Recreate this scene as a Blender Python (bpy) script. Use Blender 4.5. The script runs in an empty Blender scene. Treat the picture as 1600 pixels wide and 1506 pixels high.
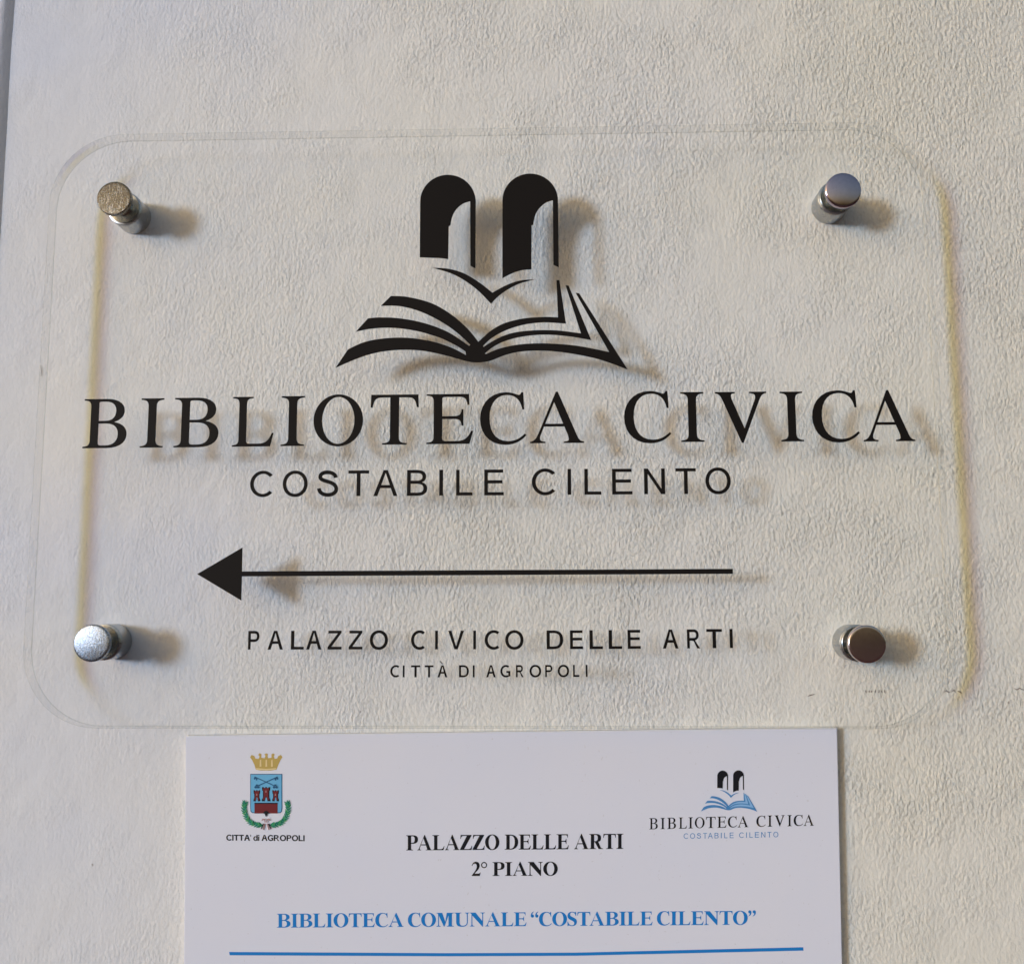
import bpy, bmesh, math, random
from mathutils import Matrix, Vector
random.seed(7)
SC = bpy.context.scene
COL = SC.collection
R_ = math.radians

# ------------------------------------------------------------------ camera
ZC = 1.5                     # height of the lens above the ground, metres
DIST = 0.5                   # distance lens - wall (wall is the plane y = 0)
PITCH, YAW, ROLL = -0.1255682, 0.02856526, -0.00246151
FPX = 1565.8                 # focal length in 1600-px-wide picture pixels

def rotm(p, y, r):
    Rx = Matrix(((1, 0, 0), (0, math.cos(p), -math.sin(p)), (0, math.sin(p), math.cos(p))))
    Ry = Matrix(((math.cos(y), 0, math.sin(y)), (0, 1, 0), (-math.sin(y), 0, math.cos(y))))
    Rz = Matrix(((math.cos(r), -math.sin(r), 0), (math.sin(r), math.cos(r), 0), (0, 0, 1)))
    return Rz @ Rx @ Ry
RM = rotm(PITCH, YAW, ROLL)
def w2b(v):                  # survey axes (right, down, forward) -> world
    return Vector((v[0], v[2], -v[1]))
cam = bpy.data.cameras.new('camera')
cam.sensor_width = 36
cam.lens = FPX / 1600 * 36
cam.clip_start = 0.02
cam.clip_end = 2000
co = bpy.data.objects.new('camera', cam)
COL.objects.link(co)
right, up, back = w2b(RM[0]), -w2b(RM[1]), -w2b(RM[2])
M = Matrix((right, up, back)).transposed().to_4x4()
M.translation = (0, -DIST, ZC)
co.matrix_world = M
SC.camera = co

# ------------------------------------------------------------------ world, sun, exposure
SUN_AZ_DIR = Vector((-1.0, -1.0, 0.125)).normalized()      # towards the sun (from the left, low)
elev = math.asin(SUN_AZ_DIR.z)
az = math.atan2(SUN_AZ_DIR.x, SUN_AZ_DIR.y)                # clockwise from +Y
world = bpy.data.worlds.new('World')
SC.world = world
world.use_nodes = True
wn = world.node_tree
sky = wn.nodes.new('ShaderNodeTexSky')
sky.sky_type = 'NISHITA'
sky.sun_disc = False
sky.sun_elevation = elev
sky.sun_rotation = az
sky.dust_density = 6.0
sky.air_density = 1.0
sky.ozone_density = 1.0
bg = wn.nodes['Background']
bg.inputs['Strength'].default_value = 0.15
wn.links.new(sky.outputs[0], bg.inputs['Color'])

sl = bpy.data.lights.new('sun', 'SUN')
sl.energy = 0.88
sl.angle = R_(9.5)
sl.color = (0.55, 0.76, 1.0)
so = bpy.data.objects.new('sun', sl)
COL.objects.link(so)
so.rotation_euler = SUN_AZ_DIR.to_track_quat('Z', 'Y').to_euler()
so.location = (-3, -3, 2)

SC.view_settings.view_transform = 'Standard'
SC.view_settings.look = 'None'
SC.view_settings.gamma = 1
SC.view_settings.exposure = 0.90
SC.view_settings.use_white_balance = True
SC.view_settings.white_balance_temperature = 5850
SC.view_settings.white_balance_tint = 8.5
SC.render.engine = 'CYCLES'
SC.cycles.use_denoising = True
SC.cycles.use_adaptive_sampling = False
SC.cycles.transparent_max_bounces = 16
SC.cycles.max_bounces = 8

# ------------------------------------------------------------------ helpers
def P(px, py, dep=0.0):
    """point (x, z) in metres of the plane `dep` mm in front of the wall, surveyed from the photograph"""
    d = RM.transposed() @ Vector(((px - 800) / FPX, (py - 753) / FPX, 1.0))
    q = d / d.z * (1 - dep / 1000 / DIST)
    return q.x * DIST, ZC - q.y * DIST

def tag(o, label=None, cat=None, group=None, kind=None):
    if label: o['label'] = label
    if cat: o['category'] = cat
    if group: o['group'] = group
    if kind: o['kind'] = kind
    return o

def empty(name, loc):
    o = bpy.data.objects.new(name, None)
    o.empty_display_size = 0.02
    COL.objects.link(o)
    o.location = loc
    return o

def put(name, me, parent=None, loc=(0, 0, 0), mat=None, rot=None, scale=None):
    o = bpy.data.objects.new(name, me)
    COL.objects.link(o)
    loc = Vector(loc)
    if parent is not None:
        o.parent = parent
        q = parent
        while q is not None:
            loc -= q.location
            q = q.parent
    o.location = loc
    if rot: o.rotation_euler = rot
    if scale: o.scale = scale
    if mat is not None and me is not None and not me.materials:
        me.materials.append(mat)
    return o

def curve_mesh(name, contours, extrude, bevel=0.0):
    """flat filled outline(s) in local XY (holes by even-odd), extruded +-extrude along Z"""
    c = bpy.data.curves.new('outline', 'CURVE')
    c.dimensions = '2D'
    c.fill_mode = 'BOTH'
    c.extrude = extrude - bevel
    if bevel:
        c.bevel_depth = bevel
        c.bevel_resolution = 0
        c.offset = -bevel
    for pts in contours:
        s = c.splines.new('POLY')
        s.points.add(len(pts) - 1)
        for i, (x, y) in enumerate(pts):
            s.points[i].co = (x, y, 0, 1)
        s.use_cyclic_u = True
    o = bpy.data.objects.new('outline', c)
    COL.objects.link(o)
    bpy.context.view_layer.update()
    me = bpy.data.meshes.new_from_object(o)
    bpy.data.objects.remove(o)
    bpy.data.curves.remove(c)
    me.name = name
    return me

FACE = (math.pi / 2, 0, 0)      # local XY -> wall XZ, local +Z -> towards the viewer

# ------------------------------------------------------------------ materials
def newmat(name):
    m = bpy.data.materials.new(name)
    m.use_nodes = True
    return m, m.node_tree, m.node_tree.nodes['Principled BSDF']

def N(nt, kind, **kw):
    n = nt.nodes.new(kind)
    for k, v in kw.items():
        if k in n.inputs.keys() and not hasattr(n, k):
            n.inputs[k].default_value = v
        else:
            try: setattr(n, k, v)
            except Exception: n.inputs[k].default_value = v
    return n

def math_node(nt, op, a, b=None, clamp=False):
    n = nt.nodes.new('ShaderNodeMath')
    n.operation = op
    n.use_clamp = clamp
    for i, v in enumerate((a, b)):
        if v is None: continue
        if isinstance(v, (int, float)): n.inputs[i].default_value = v
        else: nt.links.new(v, n.inputs[i])
    return n.outputs[0]

def mapped(nt, scale, rot=(0, 0, 0), loc=(0, 0, 0)):
    tc = nt.nodes.new('ShaderNodeTexCoord')
    mp = nt.nodes.new('ShaderNodeMapping')
    mp.inputs['Scale'].default_value = scale
    mp.inputs['Rotation'].default_value = rot
    mp.inputs['Location'].default_value = loc
    nt.links.new(tc.outputs['Object'], mp.inputs['Vector'])
    return mp.outputs['Vector']

def noise(nt, vec, scale, detail=3, rough=.55, dist=0.0):
    n = nt.nodes.new('ShaderNodeTexNoise')
    n.inputs['Scale'].default_value = scale
    n.inputs['Detail'].default_value = detail
    n.inputs['Roughness'].default_value = rough
    n.inputs['Distortion'].default_value = dist
    nt.links.new(vec, n.inputs['Vector'])
    return n.outputs['Fac']

def ramp(nt, fac, stops):
    r = nt.nodes.new('ShaderNodeValToRGB')
    while len(r.color_ramp.elements) < len(stops): r.color_ramp.elements.new(0.5)
    for e, (p, c) in zip(r.color_ramp.elements, stops):
        e.position = p
        e.color = (*c, 1) if len(c) == 3 else c
    nt.links.new(fac, r.inputs['Fac'])
    return r.outputs['Color']

def stucco_material():
    m, nt, b = newmat('painted_plaster')
    # brushed rough plaster: short, mostly upright ridges of a few millimetres
    v1 = mapped(nt, (1.0, 1.0, 0.62), rot=(0, R_(7), 0))
    v2 = mapped(nt, (1.0, 1.0, 0.50), rot=(0, R_(-8), 0), loc=(3.1, 0, 1.7))
    v3 = mapped(nt, (1, 1, 1))
    a = noise(nt, v1, 1000, 3, .6, .0)
    c = noise(nt, v2, 620, 3, .6, .0)
    # sandy grains: small rounded lumps with pits between them
    wob = nt.nodes.new('ShaderNodeTexNoise')
    wob.inputs['Scale'].default_value = 420
    nt.links.new(v1, wob.inputs['Vector'])
    va = nt.nodes.new('ShaderNodeVectorMath')
    va.operation = 'MULTIPLY_ADD'
    nt.links.new(wob.outputs['Color'], va.inputs[0])
    va.inputs[1].default_value = (.0014, .0014, .0014)
    nt.links.new(v1, va.inputs[2])
    vg = nt.nodes.new('ShaderNodeTexVoronoi')
    vg.inputs['Scale'].default_value = 560
    nt.links.new(va.outputs[0], vg.inputs['Vector'])
    pits = math_node(nt, 'SUBTRACT', 1.0, vg.outputs['Distance'])
    d = noise(nt, v3, 60, 3, .5, .2)
    patch = noise(nt, v3, 7, 2, .5)
    patch = math_node(nt, 'ADD', math_node(nt, 'MULTIPLY', patch, .6), math_node(nt, 'MULTIPLY', noise(nt, v3, 38, 2, .5), .4))
    patchf = ramp(nt, patch, [(.40, (.30,) * 3), (.62, (1,) * 3)])
    h = math_node(nt, 'ADD', math_node(nt, 'MULTIPLY', a, .42), math_node(nt, 'MULTIPLY', c, .62))
    h = math_node(nt, 'ADD', h, math_node(nt, 'MULTIPLY', pits, .34))
    # thicker paint fills the grain towards the surround
    sx = nt.nodes.new('ShaderNodeSeparateXYZ')
    nt.links.new(v3, sx.inputs[0])
    fill = math_node(nt, 'ADD', math_node(nt, 'MULTIPLY', sx.outputs['X'], 3.2), 1.12)
    fill = math_node(nt, 'MAXIMUM', math_node(nt, 'MINIMUM', fill, 1.0), .34)
    h = math_node(nt, 'MULTIPLY', h, math_node(nt, 'MULTIPLY', patchf, fill))
    h = math_node(nt, 'ADD', h, math_node(nt, 'MULTIPLY', d, .55))
    bump = nt.nodes.new('ShaderNodeBump')
    bump.inputs['Strength'].default_value = 0.9
    bump.inputs['Distance'].default_value = 0.0019
    nt.links.new(h, bump.inputs['Height'])
    nt.links.new(bump.outputs[0], b.inputs['Normal'])
    # white limewash: random mottled tone, a few specks
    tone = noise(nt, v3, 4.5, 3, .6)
    light_drift = math_node(nt, 'ADD', math_node(nt, 'MULTIPLY', sx.outputs['X'], 1.15), .5)
    light_drift = math_node(nt, 'ADD', light_drift, math_node(nt, 'MULTIPLY', math_node(nt, 'SUBTRACT', tone, .5), 1.0), True)
    # painted light: cool tone by the surround, warm tone further along
    col = ramp(nt, light_drift, [(.08, (.685, .712, .785)), (.42, (.775, .765, .728)), (.9, (.78, .75, .64))])
    vo = nt.nodes.new('ShaderNodeTexVoronoi')
    vo.inputs['Scale'].default_value = 55
    nt.links.new(mapped(nt, (1, 1, .7)), vo.inputs['Vector'])
    speck = math_node(nt, 'LESS_THAN', vo.outputs['Distance'], 0.030)
    keep = math_node(nt, 'GREATER_THAN', noise(nt, v3, 90, 1), .56)
    speck = math_node(nt, 'MULTIPLY', speck, keep)
    mix = nt.nodes.new('ShaderNodeMixRGB')
    nt.links.new(math_node(nt, 'MULTIPLY', speck, .6), mix.inputs['Fac'])
    nt.links.new(col, mix.inputs['Color1'])
    mix.inputs['Color2'].default_value = (.28, .24, .20, 1)
    # fine darker flecks in the colour, from their own noise
    flecks = ramp(nt, noise(nt, mapped(nt, (1.0, 1.0, 0.55), rot=(0, R_(5), 0), loc=(.4, 0, .9)), 760, 4, .65, 0), [(.30, (.70, .69, .67)), (.46, (.95, .95, .945)), (.62, (1, 1, 1))])
    dm = nt.nodes.new('ShaderNodeMixRGB')
    dm.blend_type = 'MULTIPLY'
    nt.links.new(math_node(nt, 'MULTIPLY', fill, patchf), dm.inputs['Fac'])
    nt.links.new(mix.outputs[0], dm.inputs['Color1'])
    nt.links.new(flecks, dm.inputs['Color2'])
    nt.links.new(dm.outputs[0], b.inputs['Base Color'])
    b.inputs['Roughness'].default_value = .85
    b.inputs['Specular IOR Level'].default_value = .3
    return m

def simple(name, col, rough=.5, spec=.5, metal=0.0, bump=None, coat=0):
    m, nt, b = newmat(name)
    b.inputs['Base Color'].default_value = (*col, 1)
    b.inputs['Roughness'].default_value = rough
    b.inputs['Specular IOR Level'].default_value = spec
    b.inputs['Metallic'].default_value = metal
    b.inputs['Coat Weight'].default_value = coat
    if bump:
        sc_, st, di = bump
        bn = nt.nodes.new('ShaderNodeBump')
        bn.inputs['Strength'].default_value = st
        bn.inputs['Distance'].default_value = di
        nt.links.new(noise(nt, mapped(nt, (1, 1, 1)), sc_, 4), bn.inputs['Height'])
        nt.links.new(bn.outputs[0], b.inputs['Normal'])
    return m

def metal(name, col, rough, scratch=0.0):
    m, nt, b = newmat(name)
    b.inputs['Metallic'].default_value = 1
    v = mapped(nt, (1, 1, 1))
    n1 = noise(nt, v, 500, 4, .6)
    cc = ramp(nt, n1, [(.3, tuple(x * .9 for x in col)), (.7, col)])
    nt.links.new(cc, b.inputs['Base Color'])
    rr = nt.nodes.new('ShaderNodeMapRange')
    rr.inputs['To Min'].default_value = rough * .75
    rr.inputs['To Max'].default_value = rough * 1.3
    nt.links.new(noise(nt, v, 900, 5, .7), rr.inputs['Value'])
    nt.links.new(rr.outputs[0], b.inputs['Roughness'])
    if scratch:
        fl = math_node(nt, 'GREATER_THAN', noise(nt, v, 2200, 3, .7), .585)
        st = math_node(nt, 'GREATER_THAN', noise(nt, mapped(nt, (1, 1, .10), rot=(0, R_(-27), 0)), 2400, 2, .6), .60)
        fm = nt.nodes.new('ShaderNodeMixRGB')
        nt.links.new(math_node(nt, 'MULTIPLY', math_node(nt, 'MAXIMUM', fl, st), .6 * scratch), fm.inputs['Fac'])
        nt.links.new(cc, fm.inputs['Color1'])
        fl_ = max(.34, col[1] * 2.2)
        fm.inputs['Color2'].default_value = (fl_, fl_ * .98, fl_ * .95, 1)
        nt.links.new(fm.outputs[0], b.inputs['Base Color'])
        w = noise(nt, mapped(nt, (1, .3, .12), rot=(0, R_(28), 0)), 2600, 3, .7)
        w2 = noise(nt, v, 1500, 5, .8)
        bn = nt.nodes.new('ShaderNodeBump')
        bn.inputs['Strength'].default_value = scratch
        bn.inputs['Distance'].default_value = .0002
        nt.links.new(math_node(nt, 'ADD', w, w2), bn.inputs['Height'])
        nt.links.new(bn.outputs[0], b.inputs['Normal'])
    return m

def acrylic_face():
    m, nt, b = newmat('clear_acrylic')
    nt.nodes.remove(b)
    out = nt.nodes['Material Output']
    tr = nt.nodes.new('ShaderNodeBsdfTransparent')
    tr.inputs['Color'].default_value = (.997, .998, .997, 1)
    gl = nt.nodes.new('ShaderNodeBsdfGlossy')
    gl.inputs['Roughness'].default_value = .02
    mx = nt.nodes.new('ShaderNodeMixShader')
    lw = nt.nodes.new('ShaderNodeLayerWeight')
    lw.inputs['Blend'].default_value = .5
    p5 = math_node(nt, 'POWER', lw.outputs['Facing'], 5.0)
    nt.links.new(math_node(nt, 'ADD', math_node(nt, 'MULTIPLY', p5, .15), .006), mx.inputs[0])
    nt.links.new(tr.outputs[0], mx.inputs[1])
    nt.links.new(gl.outputs[0], mx.inputs[2])
    nt.links.new(mx.outputs[0], out.inputs['Surface'])
    return m

def acrylic_rim():
    """polished edge of the sheet: seen and lit edge-on it takes light away, yellow towards the wall side
    of the edge and bluish towards the front, a tint added to cast coloured shadow bands"""
    m, nt, b = newmat('acrylic_edge')
    nt.nodes.remove(b)
    out = nt.nodes['Material Output']
    tc = nt.nodes.new('ShaderNodeTexCoord')
    sp = nt.nodes.new('ShaderNodeSeparateXYZ')
    nt.links.new(tc.outputs['Object'], sp.inputs[0])
    mr = nt.nodes.new('ShaderNodeMapRange')
    mr.inputs['From Min'].default_value = -PT / 2
    mr.inputs['From Max'].default_value = PT / 2
    nt.links.new(sp.outputs['Z'], mr.inputs['Value'])
    col = ramp(nt, mr.outputs[0], [(0, (.72, .58, .10)), (.44, (.60, .47, .03)), (.53, (.40, .33, .25)), (.60, (.30, .26, .50)), (1, (.32, .29, .58))])  # tint stands in for coloured light, casting yellow and lavender shadow bands
    tr = nt.nodes.new('ShaderNodeBsdfTransparent')
    lw = nt.nodes.new('ShaderNodeLayerWeight')
    lw.inputs['Blend'].default_value = .5
    mc = nt.nodes.new('ShaderNodeMixRGB')
    mrf = nt.nodes.new('ShaderNodeMapRange')
    mrf.interpolation_type = 'SMOOTHSTEP'
    mrf.inputs['From Min'].default_value = .31
    mrf.inputs['From Max'].default_value = .50
    nt.links.new(lw.outputs['Facing'], mrf.inputs['Value'])
    nt.links.new(mrf.outputs[0], mc.inputs['Fac'])
    nt.links.new(col, mc.inputs['Color1'])
    mc.inputs['Color2'].default_value = (.985, .985, .98, 1)
    nt.links.new(mc.outputs[0], tr.inputs['Color'])
    gl = nt.nodes.new('ShaderNodeBsdfGlossy')
    gl.inputs['Roughness'].default_value = .35
    mx = nt.nodes.new('ShaderNodeMixShader')
    mx.inputs[0].default_value = .13
    nt.links.new(tr.outputs[0], mx.inputs[1])
    nt.links.new(gl.outputs[0], mx.inputs[2])
    nt.links.new(mx.outputs[0], out.inputs['Surface'])
    return m

def board_material():
    m, nt, b = newmat('white_board_print')
    v = mapped(nt, (1, 1, 1))
    c = ramp(nt, noise(nt, v, 14, 4, .6), [(.35, (.75, .77, .865)), (.65, (.77, .78, .855))])
    sp = math_node(nt, 'GREATER_THAN', noise(nt, v, 700, 2, .5), .735)
    mx = nt.nodes.new('ShaderNodeMixRGB')
    nt.links.new(math_node(nt, 'MULTIPLY', sp, .25), mx.inputs['Fac'])
    nt.links.new(c, mx.inputs['Color1'])
    mx.inputs['Color2'].default_value = (.45, .42, .40, 1)
    nt.links.new(mx.outputs[0], b.inputs['Base Color'])
    rr = nt.nodes.new('ShaderNodeMapRange')
    rr.inputs['To Min'].default_value = .26
    rr.inputs['To Max'].default_value = .46
    nt.links.new(noise(nt, v, 30, 5, .65), rr.inputs['Value'])
    nt.links.new(rr.outputs[0], b.inputs['Roughness'])
    b.inputs['Specular IOR Level'].default_value = .45
    bn = nt.nodes.new('ShaderNodeBump')
    bn.inputs['Strength'].default_value = .35
    bn.inputs['Distance'].default_value = .0012
    nt.links.new(noise(nt, v, 9, 2, .5), bn.inputs['Height'])
    nt.links.new(bn.outputs[0], b.inputs['Normal'])
    return m

def edge_line():
    m, nt, b = newmat('acrylic_arris')
    nt.nodes.remove(b)
    out = nt.nodes['Material Output']
    tr = nt.nodes.new('ShaderNodeBsdfTransparent')
    tr.inputs['Color'].default_value = (.84, .85, .83, 1)
    gl = nt.nodes.new('ShaderNodeBsdfGlossy')
    gl.inputs['Roughness'].default_value = .2
    mx = nt.nodes.new('ShaderNodeMixShader')
    mx.inputs[0].default_value = .10
    nt.links.new(tr.outputs[0], mx.inputs[1])
    nt.links.new(gl.outputs[0], mx.inputs[2])
    nt.links.new(mx.outputs[0], out.inputs['Surface'])
    return m

PT = 0.008                      # acrylic thickness
PF = 22.5                       # its front face, mm from the wall
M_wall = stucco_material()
M_ink = simple('black_vinyl', (.009, .007, .006), .6, .12)
M_face = acrylic_face()
M_rim = acrylic_rim()
M_arris = edge_line()
M_barrel = metal('satin_chrome_barrel', (.46, .47, .47), .28)
M_neck = metal('dark_neck_metal', (.50, .50, .47), .2)
M_ring = metal('bright_ring_metal', (.85, .85, .83), .12)
M_capA = metal('scratched_cap_metal', (.125, .105, .07), .2, 1.0)  # the four cap colours have each cap's reflection painted in
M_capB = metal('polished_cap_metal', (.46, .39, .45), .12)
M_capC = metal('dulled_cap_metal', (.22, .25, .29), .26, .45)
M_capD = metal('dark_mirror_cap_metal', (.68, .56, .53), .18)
M_board = board_material()
M_boardedge = simple('foam_board_core', (.78, .76, .72), .9, .1)
M_bblack = simple('printed_black', (.010, .010, .014), .5, .2)
M_blue = simple('printed_blue', (.02, .21, .60), .4, .3)
M_blue2 = simple('printed_mid_blue', (.08, .26, .55), .4, .4)
M_lblue = simple('printed_pale_blue', (.30, .52, .80), .4, .4)
M_gold = simple('printed_gold', (.52, .38, .10), .4, .4)
M_goldl = simple('printed_pale_gold', (.78, .64, .32), .4, .4)
M_shield = simple('printed_sky_blue', (.16, .46, .72), .4, .4)
M_navy = simple('printed_navy', (.02, .10, .22), .4, .4)
M_maroon = simple('printed_maroon', (.16, .015, .02), .4, .4)
M_green = simple('printed_green', (.02, .24, .15), .4, .4)
M_green2 = simple('printed_leaf_green', (.06, .34, .12), .4, .4)
M_pink = simple('printed_grey_pink', (.42, .24, .24), .4, .4)
M_mark = simple('pencil_mark', (.20, .17, .15), .8, .1)

# ------------------------------------------------------------------ the setting
def sheet(name, x0, x1, z0, z1, y, mat, parent=None):
    me = bpy.data.meshes.new(name)
    me.from_pydata([(x0, 0, z0), (x1, 0, z0), (x1, 0, z1), (x0, 0, z1)], [], [(0, 1, 2, 3)])
    return put(name, me, parent, (0, y, 0), mat)

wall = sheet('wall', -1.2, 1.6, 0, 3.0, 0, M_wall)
tag(wall, kind='structure')

gm = bpy.data.meshes.new('ground')
gm.from_pydata([(-40, -40, 0), (40, -40, 0), (40, .0, 0), (-40, .0, 0)], [], [(0, 1, 2, 3)])
M_ground = simple('worn_paving', (.15, .06, .05), .85, .2, bump=(40, .4, .004))
ground = put('ground', gm, None, (0, 0, 0), M_ground)
tag(ground, kind='structure')

# the plaster surround that stands a few millimetres proud at the left border
def surround():
    bm = bmesh.new()
    prof = [(-1.2, .0), (-1.2, -.0040), (-.2893, -.0040), (-.2883, -.0038), (-.2872, -.0031), (-.2860, -.0020), (-.2848, -.0009), (-.2838, .0001)]
    rows = []
    n = 60
    for i in range(n + 1):
        z = 3.0 * i / n
        dx = .0006 * math.sin(z * 31) + .0004 * math.sin(z * 83 + 1) - .030 * max(0, 0) + (z - ZC) * 0.0
        rows.append([bm.verts.new((x + (dx if j > 1 else 0), y, z)) for j, (x, y) in enumerate(prof)])
    for a, b in zip(rows, rows[1:]):
        for j in range(len(prof) - 1):
            f = bm.faces.new((a[j], b[j], b[j + 1], a[j + 1]))
            f.smooth = True
    me = bpy.data.meshes.new('plaster_surround')
    bm.normal_update()
    bmesh.ops.recalc_face_normals(bm, faces=bm.faces)
    bm.to_mesh(me)
    return me
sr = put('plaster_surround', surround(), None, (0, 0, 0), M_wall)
tag(sr, kind='structure')

# ------------------------------------------------------------------ glyph outlines (cap height 662 units)
def bez(p0, p1, p2, p3, n=7):
    out = []
    for i in range(1, n + 1):
        t = i / n
        a, b, c, d = (1 - t) ** 3, 3 * t * (1 - t) ** 2, 3 * t * t * (1 - t), t ** 3
        out.append((a * p0[0] + b * p1[0] + c * p2[0] + d * p3[0], a * p0[1] + b * p1[1] + c * p2[1] + d * p3[1]))
    return out

def path(*items):
    """(x,y) line points; 6-tuples are cubic curves (c1x,c1y,c2x,c2y,x,y)"""
    pts = []
    for it in items:
        if len(it) == 2: pts.append(tuple(it))
        else: pts += bez(pts[-1], it[0:2], it[2:4], it[4:6])
    if math.dist(pts[0], pts[-1]) < 1e-6: pts.pop()
    return pts

def ell(cx, cy, rx, ry, n=44, k=2.0):
    out = []
    for i in range(n):
        t = 2 * math.pi * i / n
        c, s = math.cos(t), math.sin(t)
        out.append((cx + rx * math.copysign(abs(c) ** (2 / k), c), cy + ry * math.copysign(abs(s) ** (2 / k), s)))
    return out

def serif_glyph(ch, s=104, bold=False):
    d = s - 104
    H = 662
    hb = 19 if not bold else 22      # serif thickness
    bar = 36 if not bold else 42
    a = 103                          # left side of the stem
    if ch == 'I':
        x0, x1 = 115, 115 + s
        r = x1 + 98
        return [path((18, 0), (r, 0), (r, hb), (x1 + 30, hb + 5, x1, 40, x1, 105), (x1, H - 105), (x1, H - 40, x1 + 30, H - hb - 5, r, H - hb),
                     (r, H), (18, H), (18, H - hb), (x0 - 30, H - hb - 5, x0, H - 40, x0, H - 105), (x0, 105), (x0, 40, x0 - 30, hb + 5, 18, hb))]
    if ch == 'B':
        x1 = a + s + 8
        return [path((17, 0), (330 + d, 0), (510 + d, 0, 598 + d * 1.5, 75, 598 + d * 1.5, 185), (598 + d * 1.5, 275, 535 + d, 330, 425 + d, 350),
                     (515 + d, 378, 560 + d * 1.4, 430, 560 + d * 1.4, 503), (560 + d * 1.4, 600, 470 + d, H, 324 + d, H), (17, H), (17, H - hb),
                     (90, H - hb - 5, 111, H - 42, 111, H - 105), (111, 105), (111, 42, 90, hb + 5, 17, hb)),
                path((x1, H - 62), (x1, H - 40, x1 + 12, H - bar, x1 + 40, H - bar), (300 + d, H - bar), (400 + d * .6, H - bar, 450 + d * .5, 580, 450 + d * .5, 500), (450 + d * .5, 414, 400 + d * .5, 366, 305 + d * .5, 366), (x1, 366)),
                path((x1, 366 - bar), (315 + d * .5, 366 - bar), (425 + d * .5, 330, 484 + d * .5, 280, 484 + d * .5, 185), (484 + d * .5, 85, 420 + d * .5, bar, 320 + d * .5, bar), (x1 + 50, bar), (x1 + 15, bar, x1, bar + 10, x1, bar + 35))]
    if ch == 'L':
        x1 = a + s
        R = 598 + d * .6
        return [path((12, 0), (R - 46, 0), (R, 178), (R - 26, 178), (R - 66, 75, R - 115, bar + 2, R - 220, bar + 2), (x1 + 55, bar + 2), (x1 + 15, bar + 2, x1, 50, x1, 85),
                     (x1, H - 105), (x1, H - 38, x1 + 18, H - hb - 3, x1 + 92, H - hb), (x1 + 92, H), (12, H), (12, H - hb), (84, H - hb - 4, a, H - 40, a, H - 105), (a, 105), (a, 38, 85, hb + 5, 12, hb))]
    if ch == 'O':
        return [ell(361 + d * .6, 331, 327 + d * .6, 345, 56), ell(361 + d * .6, 331, 327 + d * .6 - s * 1.06, 345 - (34 if not bold else 36), 48)]
    if ch == 'T':
        c = 305 + d * .5
        l, r = c - s / 2, c + s / 2
        L0, R0 = 17, 593 + d
        return [path((L0, 492), (L0 + 24, 492), (L0 + 42, 600, L0 + 60, H - bar - 2, 168, H - bar - 2), (l, H - bar - 2), (l, 105), (l, 36, l - 18, 24, l - 94, hb), (l - 94, 0), (r + 94, 0), (r + 94, hb),
                     (r + 18, 24, r, 36, r, 105), (r, H - bar - 2), (R0 - 150, H - bar - 2), (R0 - 58, H - bar - 2, R0 - 42, 600, R0 - 24, 492), (R0, 492), (R0 - 6, H), (L0 + 6, H))]
    if ch == 'E':
        x1 = a + s
        D = d * .7
        return [path((12, 0), (550 + D, 0), (597 + D, 172), (570 + D, 172), (525 + D, 68, 480 + D, bar + 2, 375 + D, bar + 2), (x1 + 60, bar + 2), (x1 + 15, bar + 2, x1, 45, x1, 78),
                     (x1, 330), (350 + D, 330), (424 + D, 330, 442 + D, 310, 450 + D, 240), (474 + D, 240), (474 + D, 458), (450 + D, 458), (442 + D, 388, 425 + D, 330 + bar + 2, 350 + D, 330 + bar + 2), (x1, 330 + bar + 2),
                     (x1, H - 70), (x1, H - 44, x1 + 8, H - bar - 2, x1 + 36, H - bar - 2), (415 + D, H - bar - 2), (495 + D, H - bar - 2, 512 + D, 600, 524 + D, 515), (549 + D, 515), (545 + D, H), (12, H), (12, H - hb),
                     (84, H - hb - 4, a, H - 40, a, H - 105), (a, 105), (a, 38, 85, hb + 5, 12, hb))]
    if ch == 'C':
        D = d * .6
        return [path((600 + D, 448), (574 + D, 448), (552 + D, 580, 480 + D, 640, 376 + D, 640), (230 + d, 640, 148 + d, 520, 148 + d, 338), (148 + d, 150, 235 + d, 34, 388 + D, 34), (470 + D, 34, 535 + D, 62, 607 + D, 132), (627 + D, 112),
                     (560 + D, 30, 470 + D, -14, 355 + D * .5, -14), (160, -14, 28, 125, 28, 328), (28, 532, 165, 676, 360 + D * .5, 676), (425 + D, 676, 480 + D, 655, 518 + D, 642), (540 + D, 636, 552 + D, 646, 562 + D, 674), (588 + D, 674))]
    if ch == 'A':
        D = d * .9
        return [path((350 + D / 2, 674), (376 + D / 2, 674), (612 + D, 112), (640 + D, 42, 655 + D, 24, 706 + D, hb), (706 + D, 0), (448, 0), (448, hb), (498, 22, 512 + d * .2, 30, 512 + d * .2, 50), (512, 68, 508, 85, 500, 112),
                     (458, 216), (196, 216), (156, 112), (148, 95, 144, 78, 144, 62), (144, 32, 165, 21, 213, hb), (213, 0), (15, 0), (15, hb), (72, 26, 95, 60, 142, 172)),
                path((212, 216 + bar), (330 - d * .1, 535), (444, 216 + bar))]
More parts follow.
